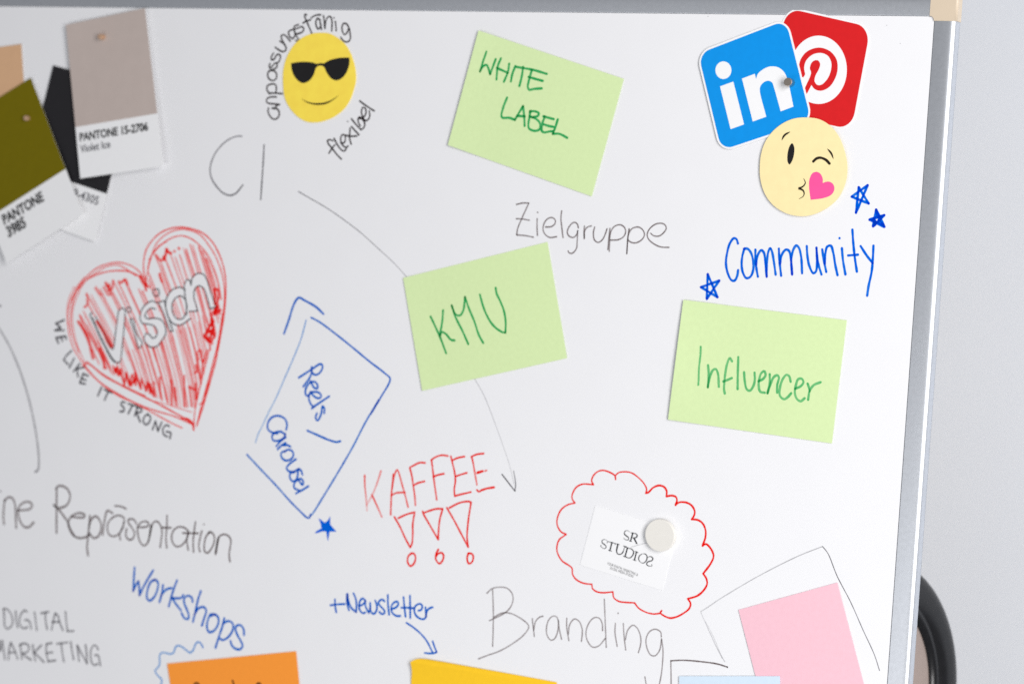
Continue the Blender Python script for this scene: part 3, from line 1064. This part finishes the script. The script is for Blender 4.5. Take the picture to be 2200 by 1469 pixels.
for t, w, i in (
        ("330,1080 380,1150 430,1220 480,1450 490,1470", 4.5, .6), ("350,1020 420,1240 500,1460", 3.5, .5), ("560,1360 600,1480 608,1570", 4.5, .75),
        ("530,1080 590,1180 640,1290 680,1350", 5.5, .7), ("540,1080 640,1240 690,1340", 4.5, .6), ("420,790 430,830 430,900 400,930", 4.0, .6),
        ("700,1549 !720,1619 !740,1559 !770,1639 !780,1579 !820,1749 !840,1619 !870,1739 !900,1639 !940,1749 !930,1619 !990,1779 !1000,1679 !1050,1809 !1060,1719 !1100,1829 !1090,1739 !1135,1869 1130,1719", 3.4, .85),
        ("720,1580 760,1640", 6, .8), ("880,1750 930,1690", 6, .85), ("1190,1669 1200,1879", 3.4, .75), ("1240,1769 1265,1899", 3.4, .75), ("1310,1699 1320,1959", 3.2, .8), ("1350,1779 1365,1909", 3.6, .8),
        ("1450,1649 1450,1969", 3.2, .7), ("1500,1759 1525,1969", 3.2, .7), ("1570,1729 1575,1899", 3.6, .85), ("1500,1765 1560,1800", 3.6, .75), ("1560,1620 1580,1610 1570,1540", 4, .7),
        ("1600,1480 1590,1400 1620,1380 1640,1500 1660,1480", 3.2, .75), ("1590,1480 1620,1680 1640,1560 1670,1440 1690,1380", 3, .6),
        ("1770,900 !1765,740 1800,745 !1815,830 1790,900 !1775,970 !1830,960 1790,1000", 4.0, .75), ("1780,950 1770,1000", 7, .95), ("1725,1000 !1760,1080 !1700,1160 !1770,1240 !1720,1300 !1660,1230 1740,1080", 3.8, .85),
        ("1660,1239 !1700,1289 1750,1169 1730,1060", 4.2, .9), ("1800,930 1760,985", 6, .9), ("1660,1230 1710,1285", 6, .95), ("1740,1080 1770,1220", 4.4, .85), ("1690,1200 1740,1170", 4.4, .85),
        ("1240,425 !1265,325 1280,350 1310,365", 4.6, .95), ("1262,322 1266,345", 5.5, 1), ("1345,340 1348,345", 4, .9), ("1390,308 1396,318", 4, .9), ("1150,380 1190,430 1210,440 1235,410", 3.6, .8), ("1230,400 1245,435", 4.5, .9),
        ("620,670 640,720 660,690 650,760 690,730 700,650", 3.8, .65), ("760,660 770,675", 4, .8), ("790,670 825,640 850,690", 4.4, .75), ("600,720 650,800 680,790", 4, .55), ("510,730 560,790 580,800", 3.6, .5), ("1190,580 1200,620 1215,660", 4.4, .85)):
    s.add(v3, t, w, i, i, blot=.05)
s.build("heart_hatching", I_RED2, board, "red slanting scribble filling the heart")

s = S()
for k in 'visjo':
    pass
for t in (GLYPH['v'].replace(" 520,1035", " 515,1030"), GLYPH['i'] + " 880,1060", GLYPH['s'], "!1165,885 !1240,860 1260,960 1290,1060 !1330,1180 !1300,1185 1260,1080 1220,970 1180,890",
          "1460,745 1400,720 1320,750 1265,830 1255,930 1280,1030 1330,1100 1400,1120 1460,1090 1512,1050", "1400,810 1350,840 1320,910 1330,990 1370,1050 1430,1050 1470,980 1475,900 1440,825 1395,810",
          "1475,1010 1470,900 1455,790 1450,700 1480,640 1510,655 !1520,700 1535,620 1590,575 1650,585 1690,650 1730,780 !1785,930 !1720,945 1690,830 1650,730 1600,705 1560,740 1550,830 1570,900 !1590,970 1500,975",
          "880,930 850,935 845,970 870,985 888,960 880,930", "1175,740 1130,745 1120,785 1150,815 1185,795 1180,745", "460,1000 485,990"):
    s.add(v3, t, 2.3, 1)
s.add(v3, "480,1045 560,1230 640,1385", 3.8, .7).add(v3, "640,1390 680,1460 715,1500", 4.2, .85)
s.build("lettering", I_GREY, board, "hollow grey outline letters of the word Vision inside the red heart")

# a few specks on the enamel
for x, y in ((1905, 55), (1934, 94), (1521, 36), (1998, 37)):
    S().dot(PX, x, y, 0.9, .4).build("speck", I_GREY, board)

# ------------------------------------------------------------------ green cards
GREENS = "pale green cards with green handwriting"


def card_surf(q, lift):
    return (lambda x, y: lift(*inv_bil(q, x, y))) if lift else None


def paper(name, q, h, m, label, cat, lift=None, group=None, th=0.00028):
    o = quad_sheet(name, q, h, th, m, None, lift)
    tag(o, label, cat, group)
    return o, Strokes(h + th + 0.00005, card_surf(q, lift))


q = [(1028, 66), (1340, 170), (1271, 422), (962, 312)]
o, s = paper("green_card", q, 0.0003, M['green'], "light green card with White Label written in green capitals", "note card",
             lambda u, v: 0.0016 * max(0, 1 - u * 3) ** 2 + .0004, GREENS)
w6 = Z(940, 50, 420)
for t in ("488,290 460,370 !425,485 450,440 490,420 515,470 !527,513 550,450 583,362", "635,355 605,430 590,565", "595,450 650,475 705,500", "718,408 705,490 665,588", "780,432 750,510 735,585",
          "790,440 880,455 960,470 1095,510", "858,440 845,530 820,632", "945,470 920,560 905,640 918,668 970,660 1045,655", "912,540 980,560 1055,580",
          "697,748 660,840 640,930 650,948 720,950 775,970", "775,970 810,910 !857,832 868,930 873,1030", "800,930 875,935", "930,880 920,950 910,1030 920,1060 985,1080 1025,1060 1025,1000 985,960 925,935",
          "925,885 980,885 1015,905 1005,930 950,945", "1075,935 1050,1010 1045,1080 1065,1095 1130,1085 1160,1085", "1060,935 1165,963", "1065,1015 1110,1030 1160,1040", "1205,965 1185,1030 !1155,1110 1220,1110 1300,1150"):
    s.add(w6, t, 4.2, .88, blot=.2)
s.build("lettering", I_GREEN, o)

q = [(866, 597), (1176, 520), (1218, 769), (907, 839)]
o, s = paper("green_card", q, 0.0003, M['green'], "light green card with the letters KMU in green", "note card",
             lambda u, v: 0.0006 * max(0, 1 - u * 4) ** 2 + .0003 * v, GREENS)
w8 = Z(850, 500, 390, 1637)
for t in ("315,755 360,850 400,940 455,1085", "428,698 420,800 398,925", "400,935 415,895 450,910 500,965 532,970", "655,1003 600,880 540,760 505,655", "505,655 540,735 580,745 610,700 !625,578 660,680 710,800 750,920 790,993",
          "760,558 785,650 820,740 880,835 960,895 !990,900 992,800 975,700 940,610 910,545 902,497"):
    s.add(w8, t, 3.9, .88, blot=.2)
s.build("lettering", I_GREEN, o)

q = [(1468, 644), (1819, 688), (1787, 952), (1435, 901)]
o, s = paper("green_card", q, 0.0003, M['green'], "light green card with the word Influencer in green, left edge curling up", "note card",
             lambda u, v: 0.0024 * max(0, 1 - u * 2.5) ** 2 * (.5 + .5 * math.sin(math.pi * v)) + .0003, GREENS)
w1 = Z(1420, 630, 420)
for t in ("398,538 395,600 380,750 373,915", "472,720 478,800 !470,940 490,840 520,770 548,758 570,800 580,935", "712,680 690,648 665,700 645,800 635,900 632,960 640,1003", "625,882 660,870 710,848",
          "775,640 770,800 768,958", "833,790 840,880 860,960 890,975 925,930 940,870 938,795", "978,880 1020,860 1048,820 1035,780 1005,800 985,860 980,930 995,985 1040,995",
          "1090,810 1090,900 !1068,1000 1095,920 1130,840 1165,820 1182,840 1165,920 1165,995", "1300,885 1285,830 1260,815 1220,860 1190,960 1195,1030 1235,1060 1275,1035 1305,1000",
          "1345,955 1400,930 1428,890 1410,855 1375,860 1350,930 1342,1000 1365,1060 1400,1080 1440,1050", "1470,905 1485,950 1490,980", "1475,1065 1490,980 1530,920 1600,890"):
    s.add(w1, t, 4.3, .58, blot=.08)
s.build("lettering", I_GREEN, o)

# ------------------------------------------------------------------ cards along the bottom
q = [(1586.6, 1309.3), (1798.6, 1250.8), (1881.5, 1567), (1667, 1621)]
paper("pink_card", q, 0.0003, M['pink'], "pale pink blank card tilted in the lower right", "note card", lambda u, v: .0003)
q = [(1459, 1451.5), (1675.5, 1451.5), (1684, 1680), (1462, 1680)]
paper("blue_card", q, 0.0009, M['blue'], "pale blue card at the bottom edge overlapping the pink card", "note card", lambda u, v: .0004)
q = [(359, 1424.6), (635.7, 1398), (654, 1588), (388, 1615)]
o, s = paper("orange_card", q, 0.0003, M['orange'], "bright orange card at the bottom beside the wavy blue line", "note card", lambda u, v: .0004)
for t in ("590,760 605,722 630,715 655,732 660,760", "1098,685 1112,730 1120,800", "1405,760 1425,725 1448,718 1468,735 1475,760"):
    s.add(o5, t, 3.4, .8)
s.build("lettering", I_DARK, o)


def yellow_card():
    y7 = Z(840, 1380, 400, 2200)
    pts = outline(y7, "!228,225 300,192 400,190 550,212 1000,292 1500,382 !1955,466 1990,700 2060,1150 !2100,1400 1200,1250 !330,1080 290,800 240,500 245,330")
    xs = [p[0] for p in pts]
    lo = min(xs)

    def lift(x, y):
        d = max(0.0, 1 - (x - lo) / 60.0) * max(0.0, 1 - (y - 1412) / 90.0)
        return .0004 + .004 * d * d
    o = poly_sheet("yellow_card", pts, 0.0003, .00028, M['yellow'], None, lift)
    tag(o, "warm yellow card at the bottom with its upper left corner curling", "note card")


yellow_card()

# ------------------------------------------------------------------ round face stickers
def sticker(name, pts, h, m, label):
    o = poly_sheet(name, pts, h, 0.0005, m)
    return tag(o, label, "sticker")


pts = outline(a, "960,465 1090,475 1200,530 1300,610 1380,730 1430,860 1460,1000 1464,1130 1435,1260 1385,1400 1300,1530 1160,1640 1000,1704 870,1721 760,1704 650,1639 540,1519 480,1409 455,1309 443,1100 450,980 480,850 540,720 620,610 720,530 840,480")
o = sticker("round_sticker", pts, 0.0003, M['emoji'], "bright yellow round face sticker wearing black sunglasses")
o.data.polygons.foreach_set("use_smooth", [False] * len(o.data.polygons))
poly_sheet("sunglasses", outline(a, "!555,890 650,875 760,870 860,880 920,898 970,888 1015,892 1080,855 1180,825 1280,812 !1375,812 1378,870 1360,960 1310,1060 1240,1120 1185,1132 1120,1105 1060,1030 1020,945 985,925 940,928 905,960 880,1040 830,1120 780,1155 720,1170 660,1140 600,1070 565,980"),
           0.0008, .00006, M['p_black'], o)


def lens(t):
    return max(0.03, math.sin(math.pi * t) ** .8)


def mouthline(zz, t, w, h, parent, name, m):
    s = Strokes(h)
    s.add(zz, t, w, 1, 1, taper=lens, blot=0)
    return s.build(name, m, parent)


I_PRINT = mat("printed_black", (34, 26, 16), rough=.6, spec=.2)
mouthline(a, "700,1385 770,1430 850,1455 930,1463 1040,1450 1130,1410 1225,1342", 4.0, 0.0009, o, "mouth", I_PRINT)

r8 = Z(1480, 200, 440)
pts = outline(r8, "1120,235 1240,250 1340,305 1430,410 1490,560 1515,700 1500,850 1430,1000 1320,1100 1180,1165 1060,1178 930,1150 810,1075 730,970 685,830 678,720 690,590 730,470 800,370 900,290 1010,245")
o = sticker("round_sticker", pts, 0.0017, M['emoji2'], "pale yellow round face sticker winking and blowing a pink heart")
HK = 0.0022
poly_sheet("eye", outline(r8, "990,482 1008,520 1005,590 985,655 962,685 945,660 942,600 955,530 975,490"), HK, .00006, M['p_black'], o)
mouthline(r8, "887,455 915,405 972,370", 4.4, HK + .0001, o, "eyebrow", I_PRINT)
mouthline(r8, "1322,532 1360,575 1384,634", 4.0, HK + .0001, o, "eyebrow", I_PRINT)
s = Strokes(HK + .0001)
s.add(r8, "1190,655 1220,628 1260,620 1310,640 1345,675", 4.6, 1, 1, blot=0)
s.build("winking_eye", I_PRINT, o)
s = Strokes(HK + .0001)
s.add(r8, "1098,818 1114,860 1090,895 1048,912", 4.6, 1, 1, taper=lambda t: .25 + .75 * t, blot=0)
s.add(r8, "1048,912 1090,930 1103,960 1092,990 1052,1013", 4.6, 1, 1, taper=lambda t: 1 - .8 * t, blot=0)
s.build("mouth", I_PRINT, o)
poly_sheet("heart", outline(r8, "!1165,1022 1150,900 1155,820 1185,765 1225,755 1260,775 1280,820 !1280,862 1310,850 1350,850 1385,880 1390,930 1360,975 1290,1005"), HK, .00007, M['p_pink'], o)

# ------------------------------------------------------------------ rounded square stickers
u7 = Z(1480, 0, 420)
q = [(1689.3, 17.6), (1870.4, 59), (1829.3, 279.2), (1648, 237.8)]
o = poly_sheet("square_sticker", rounded_quad(q, .17, grow=.018), 0.0002, .0003, M['white'])
tag(o, "red rounded square sticker with a red letter on a white disc, at the top right", "sticker")
poly_sheet("red_print", rounded_quad(q, .165), 0.0005, .00005, M['p_red'], o)
poly_sheet("white_disc", [u7.pt(*p) for p in ellipse(1300, 702, 283, 342, 64)], 0.00055, .00005, M['white'], o)
poly_sheet("letter", outline(u7, "!1160,890 1225,730 1212,690 1225,640 1250,612 1290,606 1315,640 1305,690 1265,770 1260,820 1290,855 1330,850 1390,790 1425,700 1425,620 1390,560 1320,533 1240,550 1175,610 1155,680 !1165,745 1145,780 1125,760 1105,680 1115,610 1170,530 1250,488 1330,482 1420,520 1480,600 1490,700 1460,800 1400,880 1320,912 1260,895 !1228,855 1178,950 !1140,1010 !1118,1000"),
           0.0006, .00005, M['p_red'], o)

q = [(1500.2, 116.2), (1688.2, 44), (1742.6, 259.2), (1550, 323.4)]
lq = lambda x, y: .0008 * (1 - inv_bil(q, x, y)[0])
o = poly_sheet("square_sticker", rounded_quad(q, .13, grow=.02), 0.0007, .0003, M['white'], None, lq)
tag(o, "bright blue rounded square sticker with white letters in, held by a small magnet", "sticker")
poly_sheet("blue_print", rounded_quad(q, .125), 0.0010, .00005, M['p_blue'], o, lq)
lt = [outline(u7, "!312,868 !445,820 !553,1248 !418,1296"), [u7.pt(*p) for p in ellipse(346, 706, 80, 88, 40)],
      outline(u7, "!532,790 !660,742 !674,797 690,745 740,700 800,672 850,668 900,680 950,720 985,790 !1048,1070 !920,1118 850,870 835,830 800,812 760,820 720,860 710,900 !775,1172 !640,1220")]
for nm, p in (("letter_stem", lt[0]), ("letter_dot", lt[1]), ("letter_arch", lt[2])):
    poly_sheet(nm, p, 0.00106, .00005, M['white'], o, lq)
o = cylinder("pin_magnet", *u7.pt(991, 824), 0.00115, 0.0085, 0.0036, M['steel'])
tag(o, "small shiny steel cylinder magnet pinning the bright blue sticker", "magnet", "small cylinder magnets")

# ------------------------------------------------------------------ business card
q = [(1279, 1085), (1455.5, 1139.4), (1422.5, 1267.4), (1246, 1213)]
o = quad_sheet("business_card", q, 0.0001, .0003, M['bright'], None)
tag(o, "white business card with black serif lettering inside the red cloud outline", "business card")
HB = 0.00046
s = Strokes(HB)
TH, TN = 2.2, .8


def bowl(t):
    return .3 + .7 * math.sin(math.pi * t)


for t in ("890,785 868,768 840,775 832,805 855,828 880,850 872,872 842,868 818,848", "640,880 612,865 585,880 588,905 615,925 632,950 608,968 570,945"):
    s.add(q5, t, 2.7, 1, 1, taper=lambda t: .35 + .65 * math.sin(math.pi * t) ** 2, blot=0)
for t in ("926,795 900,885", "695,900 671,990", "760,920 745,990", "866,960 839,1058", "966,1005 944,1095", "938,850 968,910"):
    s.add(q5, t, 2.6, 1, 1, blot=0)
for t in ("645,888 735,912", "838,943 820,1000", "905,792 935,800", "885,880 915,890", "845,952 885,965", "820,1050 860,1062", "948,1000 985,1012", "928,1090 962,1102", "745,914 778,925", "822,938 855,948", "655,985 690,996", "960,906 975,914",
          "645,888 642,905", "735,912 730,925", "570,945 574,930", "1135,1162 1138,1145"):
    s.add(q5, t, 1.2, 1, 1, blot=0)
for t in ("926,797 962,805 975,828 955,848 915,846", "866,962 915,975 935,1010 912,1058 882,1072 840,1060", "1085,1068 1120,1055 1148,1075 1138,1100 1092,1115 1078,1140 1100,1160 1135,1162"):
    s.add(q5, t, 2.7, 1, 1, taper=bowl, blot=0)
s.add(q5, "745,985 752,1020 775,1032 805,1022 820,1000", 1.9, 1, 1, blot=0)
s.add(q5, "1035,1025 1002,1045 990,1085 1010,1120", 2.6, 1, 1, taper=bowl, blot=0)
s.add(q5, "1010,1120 1045,1128 1078,1095 1082,1050 1060,1026 1035,1025", 2.6, 1, 1, taper=bowl, blot=0)
s.build("lettering", mat("print_charcoal", (38, 40, 46), rough=.6, spec=.2), o)
printed("caption", "YOUR DIGITAL MARKETING &", q5.pt(640, 1142), q5.pt(978, 1272), HB, M['p_black'], o, capscale=1.45)
printed("caption", "SOCIAL MEDIA STUDIO", q5.pt(670, 1194), q5.pt(930, 1290), HB, M['p_black'], o, capscale=1.45)
s = Strokes(HB)
s.add(q5, "905,952 1075,903", 1.0, .35, .35, blot=0)
s.build("thin_line", I_GREY, o)
o = cylinder("round_magnet", *q5.pt(1222, 822), 0.00045, 0.0046, 0.0140, M['mag'], bev=.0006, n=64)
tag(o, "flat round cream magnet holding the white business card", "magnet")

# ------------------------------------------------------------------ colour swatch cards
SW = "colour swatch cards pinned in the upper left"


def swatch(q, split, h, m, label, lift, bow=0.0):
    """white card whose upper part is printed with the colour"""
    o = quad_sheet("swatch_card", q, h, .0003, M['white'], None, lift, bow=bow)
    tag(o, label, "colour card", SW)
    quad_sheet("colour_field", q, h + .0003, .00006, m, o, lift, 0.0, 1.0, 0.0, split, bow=bow)
    return o


def lift_for(q, lift):
    def f(p):
        # world point -> lift through its photo position
        d = p - CAM
        z = d.dot(ROW[2])
        return lift(*inv_bil(q, CX + FPX * d.dot(ROW[0]) / z, CY + FPX * d.dot(ROW[1]) / z))
    return f


v2 = Z(0, 250, 400)
v1 = Z(0, 0, 400)
peach = [(-120, 118), (46, 95), (66, 420), (-100, 443)]
swatch(peach, .70, 0.0004, M['sw_peach'], "peach colour swatch card cut by the left edge of the picture", lambda u, v: .0005)
blk = [(114.3, 140.9), (285.5, 190), (204, 519.5), (36, 459)]
lb = lambda u, v: .0004 + .0012 * v * v
o = swatch(blk, .688, 0.0011, M['sw_black'], "charcoal black swatch card tucked under the mauve and olive ones", lb)
printed("caption", "19-4305", v2.pt(738, 832), v2.pt(1035, 936), 0.0011 + .0005, M['p_grey'], o, lift_for(blk, lb), bold=.012)
ol = [(-100, 271), (66.4, 167.4), (178, 460.5), (14, 566)]
lo_ = lambda u, v: .0004 + .0052 * v ** 1.6
o = swatch(ol, .668, 0.0027, M['sw_olive'], "olive green swatch card with a small copper magnet near its top", lo_)
fo = lift_for(ol, lo_)
printed("caption", "PANTONE", v2.pt(72, 1143), v2.pt(492, 885), 0.0027 + .0005, M['p_black'], o, fo, bold=.034, capscale=1.2)
printed("caption", "3985", v2.pt(122, 1275), v2.pt(312, 1158), 0.0027 + .0005, M['p_black'], o, fo, bold=.034, capscale=1.2)
bg_ = [(141.3, 54.1), (311.4, 18.4), (351.2, 357.2), (172.5, 383.7)]
lbg = lambda u, v: .0004 + .0034 * v ** 1.5 + .0012 * max(0, 1 - 2.4 * v) * (1 - math.sin(math.pi * u))
o = swatch(bg_, .666, 0.0031, M['sw_beige'], "greyish mauve swatch card, the rightmost of the overlapping colour cards", lbg)
fb = lift_for(bg_, lbg)
printed("caption", "PANTONE 15-2706", v2.pt(858, 264), v2.pt(1578, 150), 0.0031 + .0005, M['p_black'], o, fb, bold=.03, capscale=1.1)
printed("caption", "Violet Ice", v2.pt(866, 386), v2.pt(1182, 331), 0.0031 + .0005, M['p_grey'], o, fb, bold=.014, capscale=1.1)
o = cylinder("pin_magnet", *v1.pt(1048, 388), 0.0040, 0.0098, 0.0027, M['copper'])
tag(o, "small coppery cylinder magnet on the greyish mauve swatch card", "magnet", "small cylinder magnets")
o = cylinder("pin_magnet", *v1.pt(268, 1243), 0.0036, 0.0080, 0.0026, M['copper'])
tag(o, "small coppery cylinder magnet on the olive green swatch card", "magnet", "small cylinder magnets")
